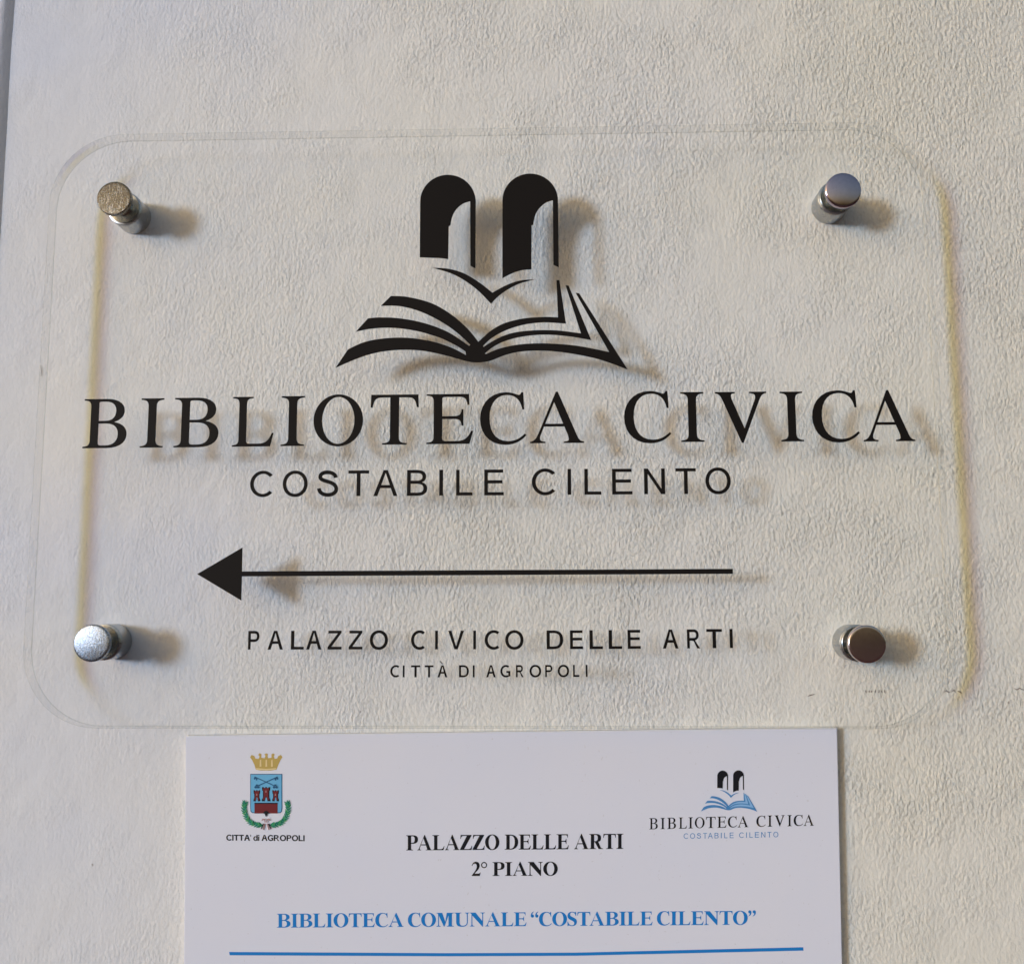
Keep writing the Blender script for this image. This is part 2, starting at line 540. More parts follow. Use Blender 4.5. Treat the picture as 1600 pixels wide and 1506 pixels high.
    if ch == 'V':
        D = d * .9
        return [path((380 + D / 2, -11), (356 + D / 2, -11), (119, 545), (88, 618, 70, 638, 16, H - hb), (16, H), (280 + d, H), (280 + d, H - hb), (238 + d, 640, 228 + d, 632, 228 + d, 610), (228 + d, 592, 234 + d, 570, 243 + d, 548),
                     (398 + d * .8, 180), (535 + D, 538), (545 + D, 562, 550 + D, 580, 550 + D, 600), (550 + D, 628, 525 + D, 640, 470 + D, H - hb), (470 + D, H), (700 + D, H), (700 + D, H - hb), (648 + D, 634, 632 + D, 616, 602 + D, 545))]
    if ch == 'P':
        x1 = a + s
        q = 560 + d
        return [path((16, 0), (x1 + 100, 0), (x1 + 100, hb), (x1 + 20, hb + 5, x1, 38, x1, 105), (x1, 290), (330 + d * .5, 290), (470 + d, 290, q, 352, q, 478), (q, 600, 480 + d, H, 330 + d * .5, H), (16, H), (16, H - hb),
                     (84, H - hb - 4, a, H - 40, a, H - 105), (a, 105), (a, 38, 85, hb + 5, 16, hb)),
                path((x1, H - 66), (x1, H - 44, x1 + 8, H - bar, x1 + 30, H - bar), (x1 + 60, H - bar), (q - s - 30, H - bar, q - s, 570, q - s, 478), (q - s, 372, q - s - 40, 290 + bar, x1 + 50, 290 + bar), (x1, 290 + bar))]
    if ch == 'R':
        x1 = a + s
        q = 575 + d * .8
        return [path((16, 0), (x1 + 95, 0), (x1 + 95, hb), (x1 + 20, hb + 5, x1, 38, x1, 105), (x1, 300), (x1 + 40, 300), (540 - d * .6, 0), (700 + d * .5, 0), (700 + d * .5, hb), (655, 26, 630, 45, 600, 90), (420 + d, 318), (520 + d, 335, q, 392, q, 488), (q, 605, 480 + d, H, 330 + d * .5, H),
                     (16, H), (16, H - hb), (84, H - hb - 4, a, H - 40, a, H - 105), (a, 105), (a, 38, 85, hb + 5, 16, hb)),
                path((x1, H - 66), (x1, H - 44, x1 + 8, H - bar, x1 + 30, H - bar), (x1 + 60, H - bar), (q - s - 30, H - bar, q - s, 570, q - s, 488), (q - s, 385, q - s - 50, 300 + bar, x1 + 40, 300 + bar), (x1, 300 + bar))]
    if ch == 'D':
        x1 = a + s
        q = 685 + d * .4
        return [path((16, 0), (300 + d * .5, 0), (540, 0, q, 125, q, 331), (q, 540, 540, H, 310, H), (16, H), (16, H - hb), (84, H - hb - 4, a, H - 40, a, H - 105), (a, 105), (a, 38, 85, hb + 5, 16, hb)),
                path((x1, bar + 35), (x1, bar + 10, x1 + 10, bar, x1 + 40, bar), (300, bar), (q - s - 70, bar, q - s * 1.05, 150, q - s * 1.05, 331), (q - s * 1.05, 520, q - s - 70, H - bar, 300, H - bar), (x1 + 35, H - bar), (x1 + 8, H - bar, x1, H - bar - 8, x1, H - bar - 30))]
    if ch == 'Z':
        D = d * .4
        return [path((28, 0), (600 + D, 0), (625 + D, 185), (600 + D, 185), (575 + D, 75, 530 + D, bar, 400 + D, bar), (180 + d, bar), (600 + D, H - 22), (600 + D, H), (60, H), (48, 490), (74, 490), (92, 590, 130, H - bar, 240, H - bar), (420 - d * .6, H - bar), (28, 24))]
    if ch == 'N':
        t = 42
        R = 640 + d
        l = 100
        return [path((16, 0), (245, 0), (245, hb), (170, 26, l + t, 45, l + t, 125), (l + t, 520), (R - 60, -12), (R - 30, -12), (R - 30, 545), (R - 30, 618, R - 8, 638, R + 58, H - hb), (R + 58, H), (R - 170, H), (R - 170, H - hb), (R - 95, 636, R - 30 - t, 618, R - 30 - t, 545), (R - 30 - t, 260),
                     (235 + d, H), (16, H), (16, H - hb), (60, 640, 80, 620, l, 590), (l, 125), (l, 45, 88, 26, 16, hb))]
    if ch == 'M':
        t = 42
        R = 860 + d * .4
        return [path((14, 0), (235, 0), (235, hb), (160, 26, 100 + t, 45, 100 + t, 125), (100 + t, 520), (390, 0), (412, 0), (R - 100 - s, 530), (R - 100 - s, 105), (R - 100 - s, 38, R - 120 - s, 26, R - 185 - s, hb), (R - 185 - s, 0), (R, 0), (R, hb), (R - 78, 26, R - 100, 38, R - 100, 105), (R - 100, H - 105),
                     (R - 100, H - 38, R - 78, H - 26, R, H - hb), (R, H), (R - 100 - s - 90, H), (445 + d * .2, 225), (240 + d, H), (14, H), (14, H - hb), (80, 640, 100, 625, 100, 555), (100, 125), (100, 45, 80, 26, 14, hb))]
    if ch == 'U':
        t = 42
        x1 = a + s
        R = 610 + d
        return [path((14, H), (14, H - hb), (82, H - 26, a, H - 40, a, H - 105), (a, 235), (a, 70, 190, -14, 370 + d * .5, -14), (540 + d, -14, R, 75, R, 240), (R, H - 120), (R, H - 40, R + 20, H - 26, R + 82, H - hb), (R + 82, H), (R - 135, H), (R - 135, H - hb), (R - 60, H - 26, R - t, H - 45, R - t, H - 120), (R - t, 235),
                     (R - t, 100, 500 + d, 40, 400 + d * .5, 40), (280 + d * .6, 40, x1, 100, x1, 225), (x1, H - 105), (x1, H - 40, x1 + 20, H - 26, x1 + 90, H - hb), (x1 + 90, H))]
    if ch == 'S':
        return [path((470, 676), (446, 676), (440, 655, 430, 645, 412, 645), (390, 645, 350, 676, 262, 676), (130, 676, 38, 595, 38, 480), (38, 375, 110, 320, 225, 265), (330, 215, 372, 190, 372, 125), (372, 65, 325, 24, 258, 24), (160, 24, 95, 90, 62, 205), (36, 205), (44, -14), (70, -14),
                     (78, 8, 88, 18, 106, 18), (130, 18, 175, -14, 268, -14), (410, -14, 508, 70, 508, 190), (508, 300, 435, 350, 330, 400), (215, 452, 165, 475, 165, 538), (165, 595, 205, 638, 268, 638), (360, 638, 418, 580, 442, 475), (470, 475))]
    if ch == '2':
        return [path((25, 0), (430, 0), (478, 170), (452, 170), (430, 128, 405, 116, 350, 116), (170, 116), (330, 265, 430, 370, 430, 500), (430, 605, 350, 688, 240, 688), (140, 688, 60, 620, 28, 495), (54, 488), (80, 560, 125, 592, 180, 592), (245, 592, 282, 545, 282, 470), (282, 350, 200, 220, 25, 28))]
    if ch == 'o':
        return [ell(165, 525, 150, 150, 28), ell(165, 525, 100, 100, 24)]
    if ch == '"l':
        out = []
        for ox in (20, 240):
            out.append(path((ox + 175, 690), (ox + 170, 706 - 12), (ox + 70, 680, ox + 10, 600, ox + 10, 500), (ox + 10, 440, ox + 45, 405, ox + 95, 405), (ox + 140, 405, ox + 170, 436, ox + 170, 480), (ox + 170, 520, ox + 142, 548, ox + 105, 548), (ox + 90, 548), (ox + 90, 600, ox + 120, 655, ox + 175, 690)))
        return out
    if ch == '"r':
        return [[(430 - x, 1095 - y) for x, y in c] for c in serif_glyph('"l', s, bold)]
    raise KeyError(ch)

def bbox(cs):
    xs = [p[0] for c in cs for p in c]
    ys = [p[1] for c in cs for p in c]
    return min(xs), max(xs), min(ys), max(ys)

def unit(cs):
    x0, x1, y0, y1 = bbox(cs)
    return [[((x - x0) / (x1 - x0) - .5, (y - y0) / (y1 - y0) - .5) for x, y in c] for c in cs]

def line_angle(p, q, dep):
    a, b = P(*p, dep), P(*q, dep)
    return math.atan2(b[1] - a[1], b[0] - a[0])

# sans letters: drawn with simple uniform strokes
def sans_glyph(ch, w=92, term=0.0):
    """cap height 716, stroke w"""
    H = 716
    def box(x0, y0, x1, y1): return [(x0, y0), (x1, y0), (x1, y1), (x0, y1)]
    if ch == 'I': return [box(0, 0, w, H)]
    if ch == 'L': return [[(0, 0), (470, 0), (470, w * .88), (w, w * .88), (w, H), (0, H)]]
    if ch == 'T': return [[(240 + 28 - w / 2 + 0, 0), (268 + w / 2, 0), (268 + w / 2, H - w * .88), (536, H - w * .88), (536, H), (0, H), (0, H - w * .88), (268 - w / 2, H - w * .88)]]
    if ch == 'E':
        b = w * .88
        return [[(0, 0), (530, 0), (530, b), (w, b), (w, 330), (495, 330), (495, 330 + b), (w, 330 + b), (w, H - b), (515, H - b), (515, H), (0, H)]]
    if ch == 'A':
        W = 660
        k = w * 1.08
        return [[(0, 0), (k, 0), (k + 78, 218), (W - k - 78, 218), (W - k, 0), (W, 0), (W / 2 + w * .58, H), (W / 2 - w * .58, H)],
                [(k + 104, 218 + w * .85), (W - k - 104, 218 + w * .85), (W / 2, H - 78)]]
    if ch == 'V':
        W = 650
        k = w * 1.08
        return [[(W / 2 - w * .56, 0), (W / 2 + w * .56, 0), (W, H), (W - k, H), (W / 2, w * 1.0), (k, H), (0, H)]]
    if ch == 'Z':
        b = w * .88
        return [[(0, 0), (555, 0), (555, b), (w * 1.25, b), (545, H - b * .8), (545, H), (20, H), (20, H - b), (545 - w * 1.25, H - b), (0, b * .9)]]
    if ch == 'N':
        return [[(0, 0), (w, 0), (w, H - 1.5 * w), (560 - w - 6, 0), (560, 0), (560, H), (560 - w, H), (560 - w, 1.5 * w), (w + 6, H), (0, H)]]
    if ch == 'D':
        b = w * .88
        return [path((0, 0), (250, 0), (480, 0, 605, 130, 605, H / 2 + 5), (605, 590, 485, H, 255, H), (0, H)),
                path((w, b), (245, b), (430, b, 605 - w, 180, 605 - w, H / 2 + 5), (605 - w, 540, 430, H - b, 250, H - b), (w, H - b))]
    if ch == 'B':
        b = w * .88
        m = 368
        return [path((0, 0), (280, 0), (450, 0, 540, 75, 540, 200), (540, 290, 490, 350, 400, 375), (475, 402, 510, 455, 510, 535), (510, 650, 425, H, 270, H), (0, H)),
                path((w, b), (275, b), (390, b, 540 - w, 120, 540 - w, 205), (540 - w, 290, 385, 332, 270, 332), (w, 332)),
                path((w, 332 + b), (260, 332 + b), (360, 332 + b, 510 - w, 455, 510 - w, 525), (510 - w, 600, 365, H - b, 262, H - b), (w, H - b))]
    if ch in 'PR':
        b = w * .88
        o = path((0, 0), (w, 0), (w, 290), (265, 290) if ch == 'P' else (225, 290))
        if ch == 'R':
            o += [(300, 270), (445, 0), (445 + w * 1.15, 0), (385, 262)]
            o += path((385, 262), (365, 305), (470, 330, 530, 400, 530, 505))[1:]
        else:
            o += path((265, 290), (430, 290, 530, 370, 530, 508))[1:]
        o += path((530, 508), (530, 640, 440, H, 290, H), (0, H))[1:]
        lo = 290 + b
        return [o, path((w, lo), (260, lo), (375, lo, 530 - w, 400, 530 - w, 505), (530 - w, 590, 385, H - b, 270, H - b), (w, H - b))]
    if ch == 'O': return [ell(350, 358, 350, 372, 52, 2.08), ell(350, 358, 350 - w, 372 - w * .9, 46, 2.05)]
    if ch in 'CG':
        cx, cy, rx, ry = 350, 358, 350, 372
        a0 = 42 if ch == 'C' else 40
        a1 = -42 if ch == 'C' else -50
        if term: a0, a1 = 52, (-52 if ch == 'C' else -58)
        def arc(rx, ry, s, e, n=40):
            return [(cx + rx * math.cos(math.radians(s + (e - s) * i / n)), cy + ry * math.sin(math.radians(s + (e - s) * i / n))) for i in range(n + 1)]
        out = arc(rx, ry, a0, 360 + a1)
        inn = arc(rx - w, ry - w * .9, 360 + a1 - 1, a0 + 1)
        sx = .92 if ch == 'C' else 1
        if ch == 'C':
            o = out + inn
        else:
            xe = cx + rx * .80
            o = out[:-2] + [(xe, 70), (xe, 372), (cx + 30, 372), (cx + 30, 372 - w * .88), (xe - w, 372 - w * .88), (xe - w, 118)] + inn[3:]
        return [[(x, y) for x, y in o]]
    if ch == 'S':
        cl = bez((490, 505), (478, 690), (70, 700), (72, 530), 16)
        cl = [(490, 505)] + cl + bez(cl[-1], (74, 380), (500, 440), (508, 205), 16)
        cl = cl + bez((508, 205), (505, 0), (60, -10), (46, 225), 16)
        L, Rr = [], []
        for i, p in enumerate(cl):
            q0, q1 = cl[max(0, i - 1)], cl[min(len(cl) - 1, i + 1)]
            dx, dy = q1[0] - q0[0], q1[1] - q0[1]
            l = math.hypot(dx, dy) or 1
            L.append((p[0] - dy / l * w / 2, p[1] + dx / l * w / 2))
            Rr.append((p[0] + dy / l * w / 2, p[1] - dx / l * w / 2))
        return [L + Rr[::-1]]
    raise KeyError(ch)

# ------------------------------------------------------------------ clear acrylic sign
PX0, PX1, PZ0, PZ1 = -.2473, .1922, ZC - .0555, ZC + .2398
SCX, SCZ = (PX0 + PX1) / 2, (PZ0 + PZ1) / 2
sign = empty('acrylic_sign', (SCX, 0, SCZ))
tag(sign, 'large clear acrylic sign with black lettering, left-pointing arrow and open book emblem', 'sign')

BOLTS = [(177.5, 309.5), (1318, 292), (142.7, 1004.6), (1355.4, 1006.2)]
BP = [P(x, y, 26.5) for x, y in BOLTS]

def rrect(x0, x1, z0, z1, r, n=14):
    pts = []
    for cx, cz, s in ((x1 - r, z0 + r, -90), (x1 - r, z1 - r, 0), (x0 + r, z1 - r, 90), (x0 + r, z0 + r, 180)):
        for i in range(n + 1):
            t = math.radians(s + 90 * i / n)
            pts.append((cx + r * math.cos(t), cz + r * math.sin(t)))
    return pts
pan = curve_mesh('acrylic_panel', [[(x - SCX, z - SCZ) for x, z in rrect(PX0, PX1, PZ0, PZ1, .037)]] +
                 [[(bx - SCX + .0045 * math.cos(t * math.pi / 10), bz - SCZ + .0045 * math.sin(t * math.pi / 10)) for t in range(20)] for bx, bz in BP], PT / 2, .00035)
pan.materials.append(M_face)
pan.materials.append(M_rim)
pan.materials.append(M_arris)
for f in pan.polygons:
    f.use_smooth = False
    f.material_index = 0 if abs(f.normal.z) > .95 else (1 if abs(f.normal.z) < .3 else 2)
put('panel', pan, sign, (SCX, -(PF / 1000 - PT / 2), SCZ), None, FACE)

INK = .00012                     # half thickness of the cut vinyl
INKY = -(PF / 1000 + INK + .00002)
glyph_cache = {}
def place_glyph(key, contours_fn, box, ang, parent, mat, dep=PF, y=INKY, name='letter'):
    x0, x1, y0, y1 = box
    if key not in glyph_cache:
        g = curve_mesh('letter_' + 'outline', unit(contours_fn()), INK)
        g.materials.append(mat)
        glyph_cache[key] = g
    xm, ym = (x0 + x1) / 2, (y0 + y1) / 2
    c = P(xm, ym, dep)
    w = math.dist(P(x0, ym, dep), P(x1, ym, dep))
    h = math.dist(P(xm, y0, dep), P(xm, y1, dep))
    return put(name, glyph_cache[key], parent, (c[0], y, c[1]), None, (math.pi / 2, -ang, 0), (w, h, 1))

TITLE = [('B', 130.8, 198.6, 623.5, 700), ('I', 220, 255.6, 622.5, 699.2), ('B', 272.5, 341.9, 621.5, 698.7), ('L', 363.6, 428, 620, 697.6),
         ('I', 439.4, 475.8, 619, 696.8), ('O', 490, 567.3, 616.3, 697.4), ('T', 578.9, 654.3, 616.6, 694.6), ('E', 666.3, 739.5, 615.8, 693.6),
         ('C', 750, 822.5, 613, 695), ('A', 828, 912, 612, 692.2), ('C', 975, 1048.4, 611, 692.6), ('I', 1063.4, 1100, 612.7, 690.4),
         ('V', 1117.8, 1198.4, 612.3, 691.8), ('I', 1219.4, 1254.7, 612, 689.6), ('C', 1268.8, 1342.2, 610, 691.4), ('A', 1347.5, 1428, 609.6, 689.4)]
ta = line_angle((165, 700), (1390, 689.4), PF)
for ch, *b in TITLE:
    place_glyph('s' + ch, lambda: serif_glyph(ch, 108), b, ta, sign, M_ink)

SUB = [('C', 391, 425.9, 735.5, 776.6), ('O', 442, 480.8, 735.3, 776.4), ('S', 495.8, 528.6, 735, 776.2), ('T', 544.2, 576.5, 735, 775), ('A', 583.7, 621.3, 734.5, 775),
       ('B', 636, 667.6, 734.3, 774.6), ('I', 686.4, 692.4, 734, 774.3), ('L', 712.7, 738.3, 734, 774.1), ('E', 756.6, 787.2, 733.6, 773.9),
       ('C', 831, 867.5, 732, 773.9), ('I', 886.8, 892.4, 732.6, 773), ('L', 913, 939.3, 732.5, 772.8), ('E', 956.3, 988, 732.5, 772.5),
       ('N', 1006.3, 1039, 732, 772), ('T', 1055.6, 1087.5, 731.6, 771.8), ('O', 1102.2, 1141.6, 730.3, 772.2)]
sa = line_angle((391, 775), (1141, 771.5), PF)
for ch, *b in SUB:
    place_glyph('m' + ch, lambda: sans_glyph(ch, 100), b, sa, sign, M_ink)

PAL = [('P', 387.9, 405.4, 985.4, 1014.6), ('A', 418.5, 442.4, 985.2, 1014.6), ('L', 454.8, 474.9, 985.2, 1014.5), ('A', 478.7, 502.6, 985, 1014.5),
       ('Z', 512.2, 533.9, 985, 1014.5), ('Z', 545, 566.4, 985, 1014.4), ('O', 577.9, 606.2, 984.4, 1015), ('C', 642.3, 663.9, 984.4, 1015),
       ('I', 679.9, 684.3, 985, 1014.3), ('V', 700.3, 725.1, 985, 1014.2), ('I', 739.5, 743.8, 984.9, 1014.2), ('C', 757.3, 780.3, 984.2, 1014.8),
       ('O', 789.4, 818, 984.2, 1014.8), ('D', 854, 879.9, 984.6, 1014), ('E', 890.6, 910.9, 984.5, 1013.8), ('L', 921, 941.8, 984.3, 1013.8),
       ('L', 951, 972, 984, 1013.6), ('E', 980.6, 1001, 983.8, 1013.4), ('A', 1035.4, 1059.9, 983.2, 1013), ('R', 1073.4, 1093.6, 983, 1012.8),
       ('T', 1103.8, 1128.2, 982.6, 1012.4), ('I', 1140, 1144.8, 982.3, 1012.2)]
pa = line_angle((388, 1014.6), (1145, 1012), PF)
for ch, *b in PAL:
    place_glyph('h' + ch, lambda: sans_glyph(ch, 120, 1), b, pa, sign, M_ink)

CIT = [('C', 609.9, 624, 1038.8, 1058), ('I', 629.5, 632.2, 1039.3, 1057.8), ('T', 642.2, 656.6, 1039.2, 1057.8), ('T', 663.6, 677.3, 1039.2, 1057.8),
       ('A', 683.7, 699, 1039.2, 1057.8), ('D', 717.2, 732.6, 1039, 1057.8), ('I', 738.8, 741.6, 1039, 1057.8), ('A', 759.8, 774.6, 1039, 1057.8),
       ('G', 781.8, 797.4, 1038.6, 1058), ('R', 806.2, 818.3, 1038.8, 1057.6), ('O', 827.3, 845.6, 1038.4, 1058), ('P', 851.8, 863, 1038.6, 1057.4),
       ('O', 871.5, 889.2, 1038.2, 1057.8), ('L', 895.4, 905.2, 1038.4, 1057.2), ('I', 915.2, 918, 1038.2, 1057.2)]
ca = line_angle((610, 1057.8), (918, 1057.2), PF)
for ch, *b in CIT:
    place_glyph('t' + ch, lambda: sans_glyph(ch, 128, 1), b, ca, sign, M_ink)
place_glyph('grave', lambda: [[(0, 100), (34, 100), (100, 0), (74, 0)]], (686.6, 692.6, 1032.6, 1037.4), ca, sign, M_ink, name='accent')

def traced(name, pts_list, parent, mat, dep=PF, y=INKY, half=INK):
    """flat cut-out whose outline(s) were measured on the photograph, laid on its own plane"""
    Q = [[P(x, yy, dep) for x, yy in pts] for pts in pts_list]
    x0, x1, z0, z1 = bbox(Q)
    cx, cz = (x0 + x1) / 2, (z0 + z1) / 2
    me = curve_mesh(name, [[(x - cx, z - cz) for x, z in c] for c in Q], half)
    return put(name, me, parent, (cx, y, cz), mat, FACE)

traced('arrow', [[(308.2, 896.8), (379, 855.3), (378.4, 892.6), (1145, 888.6), (1145, 896.4), (378.2, 900.4), (377, 938)]], sign, M_ink)

def smooth(pts, n=5):
    """Catmull-Rom through the points"""
    out = [pts[0]]
    for i in range(len(pts) - 1):
        p0 = pts[max(i - 1, 0)]; p1 = pts[i]; p2 = pts[i + 1]; p3 = pts[min(i + 2, len(pts) - 1)]
        for k in range(1, n + 1):
            t = k / n
            out.append(tuple(.5 * (2 * p1[j] + (p2[j] - p0[j]) * t + (2 * p0[j] - 5 * p1[j] + 4 * p2[j] - p3[j]) * t * t + (3 * p1[j] - p0[j] - 3 * p2[j] + p3[j]) * t ** 3) for j in (0, 1)))
    return out

def arch(x0, x1, top, spring, ytl, bl, br, inner):
    """one doorway of the emblem in drawing units"""
    cx, rx = (x0 + x1) / 2, (x1 - x0) / 2
    o = [(x0, bl[1])]
    for i in range(25):
        t = math.pi - math.pi * i / 24
        o.append((cx + rx * math.cos(t), spring - (spring - top) * math.sin(t)))
    return o + br + inner + bl[2]

ARCH1 = [(499, 520)] + [(640 - 139 * math.cos(math.pi * i / 28), 243 - 135 * math.sin(math.pi * i / 28)) for i in range(29)] + \
        [(777, 575), (752, 562), (751, 240)] + smooth([(751, 240), (715, 252), (682, 280), (662, 315), (652, 360)])[1:] + [(644, 364), (641, 529)] + smooth([(641, 529), (600, 524), (499, 520)])[1:-1]
ARCH2 = [(912, 624)] + [(1051 - 139 * math.cos(math.pi * i / 28), 237 - 135 * math.sin(math.pi * i / 28)) for i in range(29)] + \
        [(1194, 569), (1167, 558), (1164, 235)] + smooth([(1164, 235), (1128, 248), (1096, 276), (1076, 310), (1066, 358)])[1:] + [(1058, 360), (1057, 580)] + smooth([(1057, 580), (1010, 584), (960, 600), (912, 624)])[1:-1]
BIRD = smooth([(562, 572), (640, 577), (720, 600), (800, 648), (862, 697)]) + smooth([(862, 697), (930, 660), (1000, 636), (1075, 630)])[1:] + \
       smooth([(1075, 630), (1000, 650), (940, 680), (890, 716), (855, 752)])[1:] + smooth([(855, 752), (795, 690), (730, 640), (655, 600), (562, 572)])[1:-1]
def book():
    o = [(78, 1072), (140, 980)]
    o += smooth([(140, 980), (220, 944), (320, 925), (440, 922), (560, 940), (655, 970), (730, 1008)])[1:]
    o += smooth([(727, 990), (680, 960), (600, 922), (480, 887), (360, 872), (260, 876), (180, 891)])
    o += [(240, 825)] + smooth([(240, 825), (300, 820), (400, 825), (520, 848), (640, 893), (745, 962)])[1:]
    o += smooth([(752, 957), (680, 892), (600, 838), (500, 790), (400, 764), (305, 762)])
    o += [(355, 713)] + smooth([(355, 713), (440, 718), (560, 750), (660, 808), (740, 878), (792, 942)])[1:]
    o += smooth([(792, 942), (850, 890), (920, 850), (1020, 825), (1120, 818), (1190, 820)])[1:]
    o += [(1182, 634), (1197, 634), (1230, 851)]
    o += smooth([(1230, 851), (1120, 845), (1020, 856), (930, 884), (860, 922), (815, 962)])[1:]
    o += smooth([(818, 968), (870, 935), (950, 901), (1050, 886), (1180, 885), (1305, 900)])
    o += [(1228, 660), (1243, 661), (1356, 933)]
    o += smooth([(1356, 933), (1240, 914), (1120, 906), (1010, 916), (920, 940), (862, 970), (824, 1000)])[1:]
    o += smooth([(830, 1003), (900, 975), (1000, 955), (1120, 950), (1280, 961), (1446, 993)])
    o += [(1278, 697), (1296, 700), (1538, 1080)]
    o += smooth([(1538, 1080), (1400, 1031), (1260, 1001), (1120, 986), (1000, 991), (920, 1010), (850, 1037), (790, 1045), (730, 1038), (620, 1008), (500, 985), (380, 983), (270, 999), (170, 1032), (78, 1072)])[1:-1]
    return o
BOOK = book()
EM = lambda c: [(500 + x / 3.2, 240 + y / 3.2) for x, y in c]
tag(traced('arch', [EM(ARCH1)], sign, M_ink), label='left arched doorway of the emblem')
tag(traced('arch', [EM(ARCH2)], sign, M_ink), label='right arched doorway of the emblem')
traced('page_fold', [EM(BIRD)], sign, M_ink)
traced('open_book', [EM(BOOK)], sign, M_ink)

# ------------------------------------------------------------------ stand-off bolts
def lathe(prof, n=48, name='turned'):
    """profile (radius, distance from wall) turned about the bolt axis, axis towards -Y"""
    bm = bmesh.new()
    rings = []
    for r, y in prof:
        if r < 1e-7: rings.append([bm.verts.new((0, -y, 0))])
        else: rings.append([bm.verts.new((r * math.cos(2 * math.pi * i / n), -y, r * math.sin(2 * math.pi * i / n))) for i in range(n)])
    for a, b in zip(rings, rings[1:]):
        for i in range(n):
            j = (i + 1) % n
            if len(a) == 1 and len(b) == 1: continue
            if len(a) == 1: f = bm.faces.new((a[0], b[j], b[i]))
            elif len(b) == 1: f = bm.faces.new((a[i], a[j], b[0]))
            else: f = bm.faces.new((a[i], a[j], b[j], b[i]))
            f.smooth = True
    bmesh.ops.recalc_face_normals(bm, faces=bm.faces)
    me = bpy.data.meshes.new(name)
    bm.to_mesh(me)
    bm.free()
    me.set_sharp_from_angle(angle=R_(30))
    return me
mm = .001
barrel = lathe([(0, 0), (8.5 * mm, 0), (8.7 * mm, .3 * mm), (8.7 * mm, 12.0 * mm), (8.4 * mm, 12.3 * mm), (8.2 * mm, 12.35 * mm), (8.2 * mm, 12.7 * mm), (8.7 * mm, 12.8 * mm), (8.7 * mm, 13.1 * mm), (8.4 * mm, 13.25 * mm), (0, 13.25 * mm)], name='barrel')
collar = lathe([(0, 13.3 * mm), (7.9 * mm, 13.3 * mm), (7.9 * mm, 14.4 * mm), (4.3 * mm, 14.45 * mm), (4.3 * mm, 22.54 * mm), (7.7 * mm, 22.56 * mm), (7.7 * mm, 23.4 * mm), (0, 23.45 * mm)], name='collar')
ring = lathe([(4.4 * mm, 14.5 * mm), (4.45 * mm, 14.52 * mm), (4.45 * mm, 22.4 * mm), (4.4 * mm, 22.5 * mm)], name='sleeve')
def cap_mesh(dome):
    R, e = 8.2, 26.3
    rs = [8.2, 7.4, 6.2, 4.8, 3.2, 1.6, 0.0]
    return lathe([(0, 23.5 * mm), (8.2 * mm, 23.5 * mm), (8.6 * mm, 23.7 * mm), (8.75 * mm, 24.1 * mm), (8.75 * mm, 25.7 * mm), (8.65 * mm, 26.05 * mm), (8.45 * mm, 26.22 * mm)] +
                 [(q * mm, (e + dome * (1 - (q / R) ** 2)) * mm) for q in rs], name='cap')
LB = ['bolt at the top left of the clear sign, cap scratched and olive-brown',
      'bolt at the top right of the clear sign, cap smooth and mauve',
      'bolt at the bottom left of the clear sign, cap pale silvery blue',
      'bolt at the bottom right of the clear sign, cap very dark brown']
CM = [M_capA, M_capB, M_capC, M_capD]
for i, (bx, bz) in enumerate(BP):
    t = empty('standoff_bolt', (bx, 0, bz))
    tag(t, LB[i], 'bolt', 'chrome bolts holding the clear sign')
    put('barrel', barrel, t, (bx, 0, bz), M_barrel)
    put('collar', collar, t, (bx, 0, bz), M_neck)
    put('sleeve', ring, t, (bx, 0, bz), M_ring)
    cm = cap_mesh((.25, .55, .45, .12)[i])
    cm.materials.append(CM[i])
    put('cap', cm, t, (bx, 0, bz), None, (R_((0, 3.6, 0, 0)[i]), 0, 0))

# ------------------------------------------------------------------ printed board below
BD = 5.0                          # board thickness, mm
b1, b2 = P(290, 1149.5, BD), P(1308.5, 1137, BD)
b3, b4 = P(1316.5, 1506, BD), P(287, 1506, BD)
def ext(a, b, k): return (a[0] + (b[0] - a[0]) * k, a[1] + (b[1] - a[1]) * k)
b3, b4 = ext(b2, b3, 2.0), ext(b1, b4, 2.0)
BC = ((b1[0] + b2[0]) / 2, (b1[1] + b3[1]) / 2)
board = empty('printed_board', (BC[0], 0, BC[1]))
tag(board, 'white printed notice board below the clear sign, with coat of arms and blue rule', 'notice')
bmb = bmesh.new()
q = [Vector((x - BC[0], 0, z - BC[1])) for x, z in (b4, b3, b2, b1)]
fr = [bmb.verts.new((v.x, -BD * mm, v.z)) for v in q]
bk = [bmb.verts.new((v.x, -.0004, v.z)) for v in q]
bmb.faces.new(fr)
bmb.faces.new(bk[::-1])
for i in range(4):
    bmb.faces.new((fr[i], bk[i], bk[(i + 1) % 4], fr[(i + 1) % 4]))
bmesh.ops.recalc_face_normals(bmb, faces=bmb.faces)
bmesh.ops.bevel(bmb, geom=[e for e in bmb.edges if all(abs(v.co.y + BD * mm) < 1e-6 for v in e.verts)], offset=.0004, segments=2, affect='EDGES')
bme = bpy.data.meshes.new('board')
bmb.to_mesh(bme)
bme.materials.append(M_board)
bme.materials.append(M_boardedge)
for f in bme.polygons:
    f.material_index = 0 if f.normal.y < -.5 else 1
put('board', bme, board, (BC[0], 0, BC[1]))

PH = .00003
def lay(k): return -(BD * mm + PH + .00003 + .00010 * k)
def tprint(name, lst, mat, k=0, label=None):
    o = traced(name, lst, board, mat, BD, lay(k), PH)
    if label: o['label'] = label
    return o

